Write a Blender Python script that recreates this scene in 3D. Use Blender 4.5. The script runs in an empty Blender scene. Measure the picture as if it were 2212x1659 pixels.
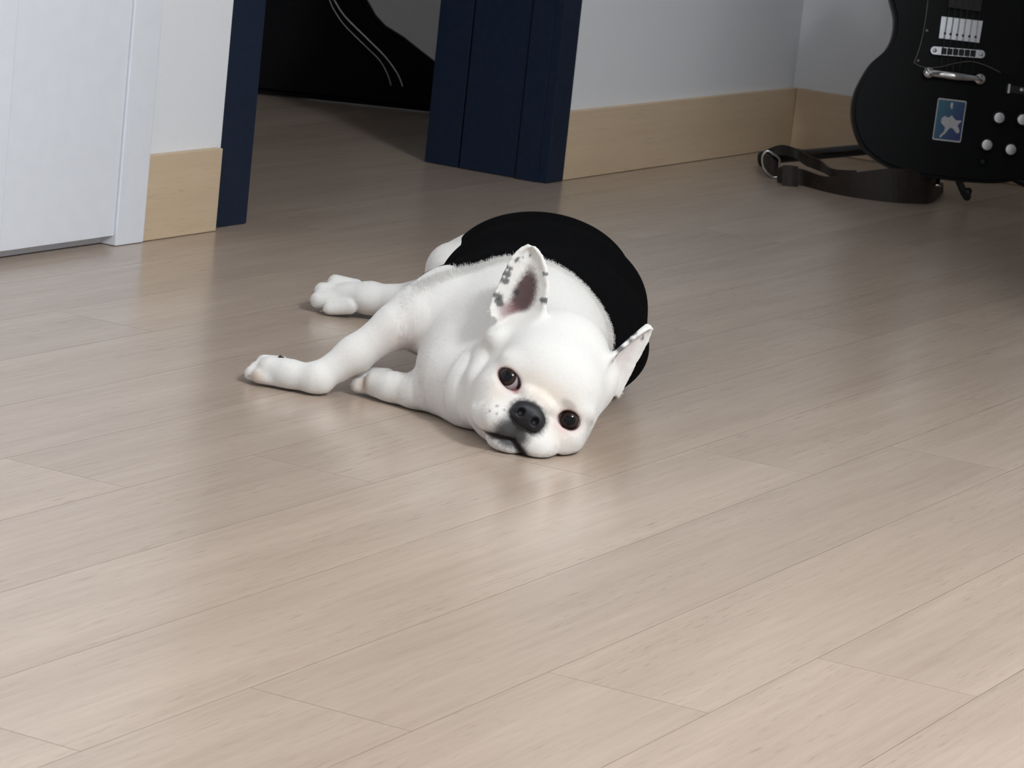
import bpy, bmesh, math, random
import numpy as np
from mathutils import Vector, Matrix
random.seed(7); rng = np.random.default_rng(7)
scene = bpy.context.scene
COL = scene.collection

# ------------------------------------------------------------------ camera
CX, CY, FPX, HCAM = 1106.0, 829.5, 6851.57, 0.657
YAW, PITCH, ROLL = math.radians(62.67509), math.radians(11.24200), math.radians(6.15349)
_f = np.array([math.sin(YAW)*math.cos(PITCH), math.cos(YAW)*math.cos(PITCH), -math.sin(PITCH)])
_r0 = np.array([math.cos(YAW), -math.sin(YAW), 0.0]); _u0 = np.cross(_r0, _f)
_r = math.cos(ROLL)*_r0 + math.sin(ROLL)*_u0
_u = -math.sin(ROLL)*_r0 + math.cos(ROLL)*_u0
cam_data = bpy.data.cameras.new('camera')
cam_data.sensor_width = 36.0
cam_data.lens = FPX/2212.0*36.0
cam_data.clip_start = 0.05; cam_data.clip_end = 50
cam_data.dof.use_dof = True; cam_data.dof.focus_distance = 3.02; cam_data.dof.aperture_fstop = 42
cam = bpy.data.objects.new('camera', cam_data)
cam.matrix_world = Matrix(((_r[0], _u[0], -_f[0], 0), (_r[1], _u[1], -_f[1], 0), (_r[2], _u[2], -_f[2], HCAM), (0, 0, 0, 1)))
COL.objects.link(cam); scene.camera = cam

# ------------------------------------------------------------------ light and exposure
world = bpy.data.worlds.new('world'); scene.world = world; world.use_nodes = True
world.node_tree.nodes['Background'].inputs[0].default_value = (0.86, 0.92, 1.0, 1)
world.node_tree.nodes['Background'].inputs[1].default_value = 0.64
LAMP = (1.72, -0.56, 2.06)
ld = bpy.data.lights.new('ceiling_lamp_light', 'POINT'); ld.shadow_soft_size = 0.24
ld.energy = 196; ld.color = (0.93, 0.97, 1.0)
lo = bpy.data.objects.new('ceiling_lamp_light', ld); lo.location = LAMP; COL.objects.link(lo)
vs = scene.view_settings
vs.view_transform = 'Standard'; vs.look = 'None'; vs.gamma = 1.0; vs.use_curve_mapping = False; vs.exposure = 0.0

# ------------------------------------------------------------------ helpers
def ray(px, py):
    return _f + (px-CX)/FPX*_r - (py-CY)/FPX*_u
def on_floor(px, py, z=0.0):
    d = ray(px, py); s = (z-HCAM)/d[2]; return Vector((d[0]*s, d[1]*s, z))
def on_x(px, py, X):
    d = ray(px, py); s = X/d[0]; return Vector((X, d[1]*s, HCAM+d[2]*s))
def on_plane(px, py, P, N):
    d = ray(px, py); o = np.array([0, 0, HCAM]); s = np.dot(np.array(P)-o, N)/np.dot(d, N); return Vector(o+d*s)
def link(o, parent=None):
    COL.objects.link(o)
    if parent is not None: o.parent = parent
    return o
def empty(name, loc=(0, 0, 0)):
    o = bpy.data.objects.new(name, None); o.empty_display_size = 0.05; o.location = loc; COL.objects.link(o); return o
def tag(o, label=None, cat=None, group=None, kind=None):
    if label: o['label'] = label
    if cat: o['category'] = cat
    if group: o['group'] = group
    if kind: o['kind'] = kind
    return o
def from_bm(name, bm, mat, parent=None, smooth=False):
    me = bpy.data.meshes.new(name); bm.normal_update(); bm.to_mesh(me); bm.free()
    me.materials.append(mat)
    if smooth:
        me.polygons.foreach_set('use_smooth', [True]*len(me.polygons))
    o = bpy.data.objects.new(name, me)
    COL.objects.link(o)
    if parent is not None:
        o.parent = parent
        if parent.type == 'EMPTY': o.matrix_parent_inverse = Matrix.Translation(parent.location).inverted()
    return o
def bm_box(bm, x0, x1, y0, y1, z0, z1, bev=0.0, M=None):
    r = bmesh.ops.create_cube(bm, size=1.0)
    vsn = r['verts']
    for v in vsn:
        v.co = Vector((x0+(v.co.x+.5)*(x1-x0), y0+(v.co.y+.5)*(y1-y0), z0+(v.co.z+.5)*(z1-z0)))
        if M is not None: v.co = M @ v.co
    if bev > 0:
        es = list({e for v in vsn for e in v.link_edges})
        bmesh.ops.bevel(bm, geom=es, offset=bev, segments=2, affect='EDGES', profile=0.6)
def box(name, x0, x1, y0, y1, z0, z1, mat, parent=None, bev=0.0, M=None):
    bm = bmesh.new(); bm_box(bm, x0, x1, y0, y1, z0, z1, bev, M)
    return from_bm(name, bm, mat, parent)
def tube_bm(bm, pts, rad, seg=12, caps=True):
    pts = [Vector(p) for p in pts]; n = len(pts)
    rads = rad if hasattr(rad, '__len__') else [rad]*n
    rings = []; prev = None
    for i, p in enumerate(pts):
        t = (pts[min(i+1, n-1)]-pts[max(i-1, 0)]).normalized()
        if prev is None:
            a = Vector((0, 0, 1)) if abs(t.z) < .9 else Vector((1, 0, 0)); x = t.cross(a).normalized()
        else: x = (prev - t*prev.dot(t)).normalized()
        prev = x; y = t.cross(x)
        rings.append([bm.verts.new(p+(x*math.cos(2*math.pi*k/seg)+y*math.sin(2*math.pi*k/seg))*rads[i]) for k in range(seg)])
    for i in range(n-1):
        for k in range(seg):
            bm.faces.new((rings[i][k], rings[i][(k+1) % seg], rings[i+1][(k+1) % seg], rings[i+1][k]))
    if caps:
        bm.faces.new(rings[0][::-1]); bm.faces.new(rings[-1])
def tube(name, pts, rad, mat, parent=None, seg=12):
    bm = bmesh.new(); tube_bm(bm, pts, rad, seg)
    bmesh.ops.recalc_face_normals(bm, faces=bm.faces)
    return from_bm(name, bm, mat, parent, smooth=True)
def smooth_curve(pts, n=8):
    P = [Vector(p) for p in pts]; out = []
    for i in range(len(P)-1):
        p0, p1, p2, p3 = P[max(i-1, 0)], P[i], P[i+1], P[min(i+2, len(P)-1)]
        for k in range(n):
            t = k/n
            out.append(.5*((2*p1)+(p2-p0)*t+(2*p0-5*p1+4*p2-p3)*t*t+(3*p1-p0-3*p2+p3)*t**3))
    out.append(P[-1]); return out

# ------------------------------------------------------------------ materials
def new_mat(name, color=(.8, .8, .8), rough=.5, metal=0.0, spec=None):
    m = bpy.data.materials.new(name); m.use_nodes = True
    b = m.node_tree.nodes['Principled BSDF']
    b.inputs['Base Color'].default_value = (*color, 1); b.inputs['Roughness'].default_value = rough; b.inputs['Metallic'].default_value = metal
    if spec is not None: b.inputs['Specular IOR Level'].default_value = spec
    return m
def nd(m, typ, **kw):
    n = m.node_tree.nodes.new(typ)
    for k, v in kw.items(): setattr(n, k, v)
    return n
def lk(m, a, b): m.node_tree.links.new(a, b)
def noise_col(m, c1, c2, scale=(1, 1, 1), nscale=5, detail=4, lo=.35, hi=.65, coord='Object', bump=0.0, bdist=.001):
    """procedural two-tone variation (and optional fine relief)"""
    b = m.node_tree.nodes['Principled BSDF']
    tc = nd(m, 'ShaderNodeTexCoord'); mp = nd(m, 'ShaderNodeMapping'); mp.inputs['Scale'].default_value = scale
    nz = nd(m, 'ShaderNodeTexNoise'); nz.inputs['Scale'].default_value = nscale; nz.inputs['Detail'].default_value = detail
    cr = nd(m, 'ShaderNodeValToRGB'); cr.color_ramp.elements[0].position = lo; cr.color_ramp.elements[1].position = hi
    cr.color_ramp.elements[0].color = (*c1, 1); cr.color_ramp.elements[1].color = (*c2, 1)
    lk(m, tc.outputs[coord], mp.inputs[0]); lk(m, mp.outputs[0], nz.inputs['Vector']); lk(m, nz.outputs[0], cr.inputs[0]); lk(m, cr.outputs[0], b.inputs['Base Color'])
    if bump:
        bp = nd(m, 'ShaderNodeBump'); bp.inputs['Strength'].default_value = bump; bp.inputs['Distance'].default_value = bdist
        lk(m, nz.outputs[0], bp.inputs['Height']); lk(m, bp.outputs[0], b.inputs['Normal'])
    return m

def wood_mat(name, light, dark, pore, per_object=True, rough=.24, tone=.05, pore_fac=.55):
    m = new_mat(name, light, rough)
    b = m.node_tree.nodes['Principled BSDF']
    tc = nd(m, 'ShaderNodeTexCoord'); oi = nd(m, 'ShaderNodeObjectInfo')
    off = nd(m, 'ShaderNodeVectorMath', operation='MULTIPLY'); cmb = nd(m, 'ShaderNodeCombineXYZ')
    for i in range(3): lk(m, oi.outputs['Random'], cmb.inputs[i])
    lk(m, cmb.outputs[0], off.inputs[0]); off.inputs[1].default_value = (31.7, 13.3, 7.1) if per_object else (0, 0, 0)
    add = nd(m, 'ShaderNodeVectorMath', operation='ADD'); lk(m, tc.outputs['Object'], add.inputs[0]); lk(m, off.outputs[0], add.inputs[1])
    def nz(scale, detail=3, rgh=.55):
        mp = nd(m, 'ShaderNodeMapping'); mp.inputs['Scale'].default_value = scale; lk(m, add.outputs[0], mp.inputs[0])
        n = nd(m, 'ShaderNodeTexNoise'); n.inputs['Scale'].default_value = 1.0; n.inputs['Detail'].default_value = detail; n.inputs['Roughness'].default_value = rgh
        lk(m, mp.outputs[0], n.inputs['Vector']); return n.outputs[0]
    def ramp(src, p0, p1, c0=(0, 0, 0, 1), c1=(1, 1, 1, 1)):
        r = nd(m, 'ShaderNodeValToRGB'); r.color_ramp.elements[0].position = p0; r.color_ramp.elements[1].position = p1
        r.color_ramp.elements[0].color = c0; r.color_ramp.elements[1].color = c1; lk(m, src, r.inputs[0]); return r.outputs[0]
    def mix(fac, a, bcol, blend='MIX'):
        x = nd(m, 'ShaderNodeMix', data_type='RGBA', blend_type=blend)
        if isinstance(fac, float): x.inputs[0].default_value = fac
        else: lk(m, fac, x.inputs[0])
        for s, val in ((6, a), (7, bcol)):
            if isinstance(val, tuple): x.inputs[s].default_value = val
            else: lk(m, val, x.inputs[s])
        return x.outputs[2]
    broad = ramp(nz((1.6, 16, 16), 3), .32, .68)
    grain = ramp(nz((7, 150, 150), 4, .65), .30, .72)
    pores = ramp(nz((30, 420, 420), 2, .5), .58, .74)
    c = mix(broad, (*dark, 1), (*light, 1))
    c2 = mix(.46, c, mix(grain, (*dark, 1), (*light, 1)))
    clus = ramp(nz((2.2, 24, 24), 3, .6), .36, .66)
    pm = nd(m, 'ShaderNodeMath', operation='MULTIPLY'); lk(m, pores, pm.inputs[0]); lk(m, clus, pm.inputs[1])
    pf = nd(m, 'ShaderNodeMath', operation='MULTIPLY'); lk(m, pm.outputs[0], pf.inputs[0]); pf.inputs[1].default_value = pore_fac
    c3 = mix(pf.outputs[0], c2, (*pore, 1))
    tn = nd(m, 'ShaderNodeMapRange'); tn.inputs[3].default_value = 1-tone; tn.inputs[4].default_value = 1+tone*.4; lk(m, oi.outputs['Random'], tn.inputs[0])
    hs = nd(m, 'ShaderNodeHueSaturation'); lk(m, c3, hs.inputs['Color'])
    if per_object: lk(m, tn.outputs[0], hs.inputs['Value'])
    lk(m, hs.outputs[0], b.inputs['Base Color'])
    bp = nd(m, 'ShaderNodeBump'); bp.inputs['Strength'].default_value = .10; bp.inputs['Distance'].default_value = .0004; bp.invert = True
    lk(m, pores, bp.inputs['Height']); lk(m, bp.outputs[0], b.inputs['Normal'])
    return m

M_plank = wood_mat('oak_plank', (.510, .407, .328), (.395, .308, .243), (.25, .185, .14))
M_sub = noise_col(new_mat('floor_joint', (.26, .20, .155), .9, spec=.1), (.235, .18, .14), (.28, .215, .165), nscale=60)
M_base = wood_mat('oak_baseboard', (.74, .58, .40), (.63, .485, .325), (.46, .34, .215), rough=.5, tone=.04, pore_fac=.45)
M_wall = noise_col(new_mat('white_wallpaper', (.7, .7, .69), .85), (.83, .845, .87), (.86, .875, .90), nscale=600, detail=2, bump=.06, bdist=.0004)
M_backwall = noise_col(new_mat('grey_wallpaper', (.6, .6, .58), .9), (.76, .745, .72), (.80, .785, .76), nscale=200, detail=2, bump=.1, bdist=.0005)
M_whitedoor = noise_col(new_mat('white_door_film', (.75, .77, .8), .42), (.82, .845, .90), (.84, .865, .92), nscale=40, detail=2, bump=.03, bdist=.0004)
M_navy = noise_col(new_mat('navy_paint', (.012, .022, .045), .5, spec=.22), (.0095, .0175, .038), (.012, .021, .043), nscale=90, detail=3, bump=.06, bdist=.0004)
M_black = noise_col(new_mat('black_rubber', (.01, .01, .01), .6), (.008, .008, .009), (.013, .013, .014), nscale=60)
M_ceil = noise_col(new_mat('ceiling_paper', (.7, .7, .7), .9), (.62, .62, .61), (.66, .66, .65), nscale=120)
M_chrome = noise_col(new_mat('chrome', (.8, .8, .8), .16, 1.0), (.78, .78, .79), (.86, .86, .86), nscale=40)

# ------------------------------------------------------------------ floor of planks
WP, LP, STEP = 0.13084, 1.2018, 0.1992
Y0 = 2.16329
floor = tag(box('floor', -0.6, 7.0, -2.6, 4.6, -0.05, -0.0085, M_sub), kind='structure')
def plank_mesh(L):
    bm = bmesh.new(); g = .00026
    bm_box(bm, g, L-g, -WP+g, -g, -.0082, 0, 0.0)
    bm.normal_update()
    for f in bm.faces: f.material_index = 0 if f.normal.z > .5 else 1
    me = bpy.data.meshes.new('plank'); bm.to_mesh(me); bm.free(); me.materials.append(M_plank); me.materials.append(M_sub); return me
PM = plank_mesh(LP)
for k in range(-10, 24):
    yt = Y0 - k*WP
    j = 1.815 + (k-8)*STEP          # one end joint of the row
    j -= math.floor((j-0.2)/LP)*LP
    x = j - LP if k > 3 else j
    x = j
    while x < 6.2:
        if yt > 2.7 and x+LP < 3.2: x += LP; continue
        o = bpy.data.objects.new('plank', PM); o.location = (x, yt, 0); link(o, floor); x += LP
    o = bpy.data.objects.new('plank', PM); o.location = (j-LP, yt, 0)
    if yt < 2.4: link(o, floor)

# ------------------------------------------------------------------ walls
YW = 2.262; YB = 2.468; XE = 5.366
def wall(name, boxes, mat):
    bm = bmesh.new()
    for b in boxes: bm_box(bm, *b)
    return tag(from_bm(name, bm, mat), kind='structure')
wall('wall_left', [(2.0-2.6, 2.10, YW, YB, 0, 2.3), (2.10, 3.262, YW, YB, 2.12, 2.3), (3.262, 3.4785, YW, YB, 0, 2.3), (3.515, 4.44, YW, YB, 2.12, 2.3), (4.44, XE+.12, YW, YB, 0, 2.3)], M_wall)
wall('wall_end', [(XE, XE+.12, -2.6, YW, 0, 2.3)], M_wall)
wall('wall_back_room_end', [(5.80, 5.92, YB, 4.6, 0, 2.3)], M_backwall)
wall('wall_back_room_left', [(2.9, 3.0, YB, 4.6, 0, 2.3)], M_backwall)
wall('wall_back_room_side', [(3.0, 4.9, 4.5, 4.6, 0, 2.3)], M_backwall)
wall('ceiling', [(-0.6, 7.0, -2.6, 4.6, 2.3, 2.4)], M_ceil)

def baseboard(name, x0, x1, y0, y1):
    L = max(x1-x0, y1-y0)
    bm = bmesh.new(); bm_box(bm, 0, L, -(min(x1-x0, y1-y0)), 0, 0.0006, .110, .0012)
    o = from_bm(name, bm, M_base)
    if x1-x0 > y1-y0: o.location = (x0, y1, 0)
    else: o.location = (x1, y1, 0); o.rotation_euler = (0, 0, -math.pi/2)
    return tag(o, kind='structure')
baseboard('baseboard_left', 3.297, 3.467, 2.2505, YW+.001)
baseboard('baseboard_right', 4.446, XE, 2.2505, YW+.001)
o = baseboard('baseboard_end', XE-.0115, XE+.001, -2.0, 2.2500)

# ------------------------------------------------------------------ navy door frame of the opening
df = tag(empty('door_1', (3.97, 2.36, 0)), kind='structure')
df['label'] = 'dark navy painted door frame around the open doorway'
def fpart(name, *b, mat=M_navy, bev=.0015): return box(name, *b, mat, df, bev)
fpart('casing', 3.478, 3.563, 2.2655, 2.30, .0006, 2.16)
fpart('casing', 4.391, 4.447, 2.2465, 2.30, .0006, 2.16)
fpart('casing_bead', 4.3865, 4.3905, 2.262, 2.30, .0006, 2.12, bev=.0006)
fpart('jamb', 3.515, 3.556, 2.28, 2.405, .0006, 2.12)
fpart('jamb', 4.3915, 4.44, 2.2655, 2.405, .0006, 2.12)
fpart('door_stop', 3.515, 3.553, 2.409, 2.470, .0006, 2.12)
fpart('door_stop', 4.3940, 4.44, 2.409, 2.470, .0006, 2.12)
fpart('head_casing', 3.497, 4.447, 2.2655, 2.30, 2.10, 2.16)
fpart('head_jamb', 3.515, 4.44, 2.28, 2.470, 2.085, 2.12)
bm = bmesh.new()
pts2 = [(4.400, .365), (4.372, .365), (4.366, .300), (4.378, .277), (4.400, .277)]
ring = [[bm.verts.new((x, y, z)) for x, z in pts2] for y in (2.468, 2.492)]
bm.faces.new(ring[0]); bm.faces.new(ring[1][::-1])
for i in range(5): bm.faces.new((ring[0][i], ring[1][i], ring[1][(i+1) % 5], ring[0][(i+1) % 5]))
bmesh.ops.recalc_face_normals(bm, faces=bm.faces)
hg = from_bm('hinge', bm, M_black, df); hg['label'] = 'dark lower hinge'

# ------------------------------------------------------------------ white door on the left
wd = tag(empty('door_2', (2.7, 2.26, 0)), kind='structure'); wd['label'] = 'white flush door with white frame and a gap above the floor'
def wpart(name, *b, bev=.0015): return box(name, *b, M_whitedoor, wd, bev)
wpart('casing', 3.2375, 3.2975, 2.2475, 2.31, .0006, 2.17)
wpart('casing', 2.10, 2.16, 2.2475, 2.31, .0006, 2.17)
wpart('head_casing', 2.10, 3.2975, 2.2475, 2.31, 2.11, 2.17)
wpart('leaf', 3.0035, 3.2360, 2.2505, 2.285, .0135, 2.108, bev=.001)
wpart('leaf_stile', 2.162, 2.9975, 2.2440, 2.285, .0135, 2.108, bev=.002)
wpart('leaf_core', 2.99, 3.01, 2.256, 2.284, .0135, 2.108, bev=0)
wpart('threshold', 2.16, 3.262, 2.272, 2.47, .0006, .0125, bev=.001)
# ------------------------------------------------------------------ the dog (implicit surface -> one continuous mesh)
# local frame: x = across the view (right), y = horizontal distance from the camera, z = up
FH = np.array([math.sin(YAW), math.cos(YAW), 0.0]); RH = _r0.copy()
def to_local(v): return np.array([v@RH, v@FH, v[2]])
lr, lu, lf = to_local(_r), to_local(_u), to_local(_f)
def PR(px, py, rho):
    d = lf + (px-CX)/FPX*lr - (py-CY)/FPX*lu
    s = rho/d[1]; return np.array([d[0]*s, rho, HCAM+d[2]*s])
def PZ(px, py, z):
    d = lf + (px-CX)/FPX*lr - (py-CY)/FPX*lu
    s = (z-HCAM)/d[2]; return np.array([d[0]*s, d[1]*s, z])
def unit(v): v = np.asarray(v, float); return v/np.linalg.norm(v)

# head axes: hx = the dog's left (right in view), hy = forward out of the face, hz = top of the head
hx = unit(.823*lr - .568*lu); hz = unit(.568*lr + .823*lu); hy = -lf
# a slight turn of the muzzle
HM = PR(1165, 863, 2.985)
def HC(a, b, c): return HM + a*hx + b*hy + c*hz
HAX = np.array([hx, hy, hz])

class Grid:
    def __init__(s, lo, hi, h):
        s.lo = np.array(lo, np.float32); s.h = h
        s.n = np.ceil((np.array(hi)-np.array(lo))/h).astype(int)+1
        s.F = np.full(s.n, .03, np.float32)
    def sub(s, lo, hi):
        a = np.maximum(np.floor((np.array(lo)-s.lo)/s.h).astype(int), 0)
        b = np.minimum(np.ceil((np.array(hi)-s.lo)/s.h).astype(int)+1, s.n)
        if np.any(b <= a): return None
        ax = [s.lo[i]+s.h*np.arange(a[i], b[i], dtype=np.float32) for i in range(3)]
        return tuple(slice(a[i], b[i]) for i in range(3)), np.meshgrid(*ax, indexing='ij', sparse=True)
def smin(a, b, k):
    h = np.maximum(k-np.abs(a-b), 0)/k
    return np.minimum(a, b)-h*h*k*.25
def d_ell(X, c, A, r):
    x, y, z = X[0]-c[0], X[1]-c[1], X[2]-c[2]
    q = [A[i][0]*x+A[i][1]*y+A[i][2]*z for i in range(3)]
    k0 = np.sqrt(sum((q[i]/r[i])**2 for i in range(3)))+1e-9
    k1 = np.sqrt(sum((q[i]/r[i]**2)**2 for i in range(3)))+1e-9
    return (k0*(k0-1)/k1).astype(np.float32)
def d_cone(X, a, b, ra, rb):
    ab = b-a; L2 = ab@ab
    x, y, z = X[0]-a[0], X[1]-a[1], X[2]-a[2]
    t = np.clip((x*ab[0]+y*ab[1]+z*ab[2])/L2, 0, 1)
    return (np.sqrt((x-t*ab[0])**2+(y-t*ab[1])**2+(z-t*ab[2])**2)-(ra+(rb-ra)*t)).astype(np.float32)
ID3 = np.eye(3)
prims = []
def ell(c, r, k, A=ID3, op='+', tagn=''): prims.append(('e', np.asarray(c, float), A, np.asarray(r, float), k, op, tagn))
def cone(a, b, ra, rb, k, op='+', tagn=''): prims.append(('c', np.asarray(a, float), np.asarray(b, float), (ra, rb), k, op, tagn))
def chain(pts, rads, k, tagn='', op='+'):
    for i in range(len(pts)-1): cone(pts[i], pts[i+1], rads[i], rads[i+1], k if i == 0 else .012, op, tagn)
def hell(c, r, k, op='+', tagn='head', A=None): ell(HC(*c), r, k, HAX if A is None else A, op, tagn)
def hchain(pts, rads, k, op='+', tagn='head'):
    P = [HC(*p) for p in pts]
    for i in range(len(P)-1): cone(P[i], P[i+1], rads[i], rads[i+1], k, op, tagn)

# --- trunk, lying on its left side
ell((.014, 3.27, .076), (.116, .120, .075), .03, tagn='trunk')
ell((.030, 3.33, .046), (.106, .140, .054), .03, tagn='trunk')
ell((.022, 3.42, .077), (.112, .150, .076), .03, tagn='trunk')
ell((.018, 3.57, .073), (.104, .120, .071), .03, tagn='trunk')
# --- shoulder and chest front
ell(PR(985, 685, 3.20), (.054, .060, .050), .025, tagn='trunk')
ell(PR(978, 795, 3.13), (.037, .045, .042), .02, tagn='neck')
ell(PR(1120, 745, 3.15), (.082, .075, .066), .03, tagn='neck')
cone(PR(1120, 700, 3.20), PR(1190, 790, 3.07), .074, .060, .025, tagn='neck')
cone(PR(1045, 850, 3.08), PR(1000, 840, 3.11), .047, .040, .02, tagn='neck')
# --- upper (right) foreleg
chain([PR(965, 672, 3.19), PR(900, 685, 3.175), PR(852, 706, 3.165)], [.040, .0285, .0215], .02, 'leg')
chain([PR(852, 706, 3.165), PR(765, 764, 3.155), PR(695, 812, 3.146)], [.0215, .0160, .0152], .008, 'leg')
ell(PR(684, 820, 3.143), (.0160, .0155, .0155), .008, tagn='leg')
chain([PR(680, 820, 3.143), PR(625, 810, 3.153), PR(585, 800, 3.163)], [.0158, .0135, .0145], .007, 'leg')
# loose skin behind the forearm
cone(PR(838, 732, 3.165), PR(738, 812, 3.152), .010, .0045, .008, tagn='leg')
# --- lower (left) foreleg
chain([PR(985, 852, 3.12), PR(905, 850, 3.127), PR(850, 840, 3.143), PR(815, 833, 3.155)], [.030, .0185, .0150, .0140], .012, 'leg')
# --- upper (right) hind leg: thigh and knee
ell(PR(1010, 595, 3.58), (.046, .055, .040), .02, tagn='hind')
ell(PR(968, 586, 3.54), (.026, .036, .031), .015, tagn='hind')
chain([PR(975, 612, 3.55), PR(900, 636, 3.58), PR(812, 641, 3.60)], [.022, .0135, .0135], .012, 'hind')
chain([PR(920, 655, 3.57), PR(810, 648, 3.60)], [.0150, .0150], .008, 'hind')
ell(PR(790, 643, 3.60), (.019, .022, .0165), .010, tagn='hind')
chain([PR(800, 644, 3.60), PR(750, 641, 3.608), PR(722, 640, 3.61)], [.0160, .0140, .0105], .010, 'hind')

# --- head
hell((0, -.056, .014), (.0555, .062, .0520), .022)
hell((0, -.024, .022), (.046, .030, .036), .02)
for sg in (-1, 1):
    hell((sg*.040, -.034, -.020), (.0215, .042, .034), .015)
    hell((sg*.034, -.0155, .0150), (.019, .0145, .0085), .010)
    hell((sg*.037, -.016, -.016), (.018, .018, .012), .010)
hell((0, -.034, -.044), (.042, .040, .022), .018)
# muzzle
hell((0, .000, -.024), (.033, .024, .022), .012)
for sg in (-1, 1):
    hell((sg*.0205, .0085, -.0375), (.0215, .0200, .0175), .006)
    hell((sg*.0330, -.004, -.0430), (.0140, .0180, .0130), .006)
hell((0, .002, -.0570), (.0225, .0160, .0085), .004)
hell((0, .0190, -.0180), (.0165, .0080, .0145), .006)
# nose roll above the pad
hchain([(-.026, .0000, -.0060), (-.012, .0105, -.0010), (0, .0125, .0003), (.012, .0105, -.0010), (.026, .0000, -.0060)], [.0036, .0046, .0048, .0046, .0036], .006)
hchain([(-.021, -.003, .0045), (0, .0035, .0075), (.021, -.003, .0045)], [.0028, .0032, .0028], .006)
# cheek folds beside the muzzle and in front of the shoulder
hchain([(-.030, .000, -.012), (-.040, -.004, -.026), (-.045, -.008, -.040)], [.0050, .0060, .0055], .006)
hchain([(.030, .000, -.012), (.040, -.004, -.026), (.043, -.008, -.040)], [.0050, .0060, .0055], .006)
cone(PR(1056, 768, 3.062), PR(1045, 826, 3.042), .0160, .0185, .003, tagn='neck')
cone(PR(1045, 826, 3.042), PR(1024, 888, 3.036), .0185, .0140, .007, tagn='neck')
cone(PR(1085, 690, 3.11), PR(1062, 735, 3.10), .015, .014, .010, tagn='neck')
# ear roots
hell((-.055, -.074, .040), (.018, .020, .020), .014)
hell((.043, -.072, .044), (.014, .018, .020), .014)
hell((-.0690, -.056, .0255), (.0105, .0130, .0105), .015)

# --- ears: curved thin sheets sampled as points
def ear_points(base, tip, across, open_dir, prof, depth, n=60, m=30, curve=0.0):
    base, tip = HC(*base), HC(*tip)
    ax = unit(across[0]*hx+across[1]*hy+across[2]*hz); od = unit(open_dir[0]*hx+open_dir[1]*hy+open_dir[2]*hz)
    P = []; ST = []
    for s in np.linspace(0, 1, n):
        w = np.interp(s, *zip(*prof))
        for q in np.linspace(-1, 1, m):
            p = base+(tip-base)*s + ax*(w*q) + od*(depth*(q*q-.55)*(1-.55*s)) + ax*curve*math.sin(math.pi*s)
            P.append(p); ST.append((s, q))
    return np.array(P), np.array(ST)
EAR_R = ear_points((-.0640, -.054, .0480), (-.0905, -.054, .1180), (.94, .18, .35), (-.10, 1, .05),
                   [(0, .0215), (.10, .0250), (.20, .0262), (.35, .0242), (.55, .0222), (.75, .0180), (.88, .0128), (.95, .0085), (1, .003)], .017, curve=.003)
EAR_L = ear_points((.0420, -.070, .0500), (.0490, -.072, .1200), (.62, -.78, -.10), (.78, .62, .0),
                   [(0, .0270), (.2, .0230), (.4, .0180), (.6, .0140), (.8, .0090), (.92, .0055), (1, .0015)], .012, curve=-.001)
def d_points(X, P, r):
    sh = np.broadcast_shapes(*[x.shape for x in X])
    Q = np.stack([np.broadcast_to(x, sh).ravel() for x in X], 1).astype(np.float32); P = P.astype(np.float32)
    out = np.empty(len(Q), np.float32); pp = (P*P).sum(1)
    for i in range(0, len(Q), 20000):
        q = Q[i:i+20000]; out[i:i+20000] = np.sqrt(np.maximum(((q*q).sum(1)[:, None]+pp[None]-2*(q@P.T)).min(1), 0))
    return out.reshape(sh)-r

# --- toes
def toes(ankle, tips, r, k=.0045, tagn='leg'):
    for a, b in tips: cone(a, b, r*.95, r, k, tagn=tagn)
toe_tips = []
# right front paw: toes pointing left, resting on their side
for (x0, y0, x1, y1, rho) in ((606, 788, 572, 784, 3.176), (600, 800, 556, 798, 3.172), (600, 811, 546, 810, 3.165), (606, 820, 560, 818, 3.156)):
    a, b = PR(x0, y0, rho-.003), PR(x1, y1, rho); a[2] = max(a[2], .009); b[2] = max(b[2], .0095)
    cone(a, b, .0092, .0086, .0026, tagn='toe'); toe_tips.append((a, b, .0086))
# left front paw
for (x0, y0, x1, y1, rho) in ((836, 816, 808, 812, 3.174), (822, 826, 788, 824, 3.170), (822, 838, 776, 836, 3.162)):
    a, b = PR(x0, y0, rho-.003), PR(x1, y1, rho); a[2] = max(a[2], .009); b[2] = max(b[2], .0095)
    cone(a, b, .0098, .0090, .0028, tagn='toe'); toe_tips.append((a, b, .0090))
# hind paw
for (x0, y0, x1, y1, rho, rr) in ((768, 622, 726, 612, 3.626, .0102), (754, 633, 698, 629, 3.616, .0104), (750, 649, 690, 648, 3.604, .0104), (756, 662, 714, 669, 3.590, .0088)):
    a, b = PR(x0, y0, rho-.003), PR(x1, y1, rho); a[2] = max(a[2], rr*.9); b[2] = max(b[2], rr*.9)
    cone(a, b, rr*1.02, rr, .0018, tagn='toe'); toe_tips.append((a, b, rr))

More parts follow.
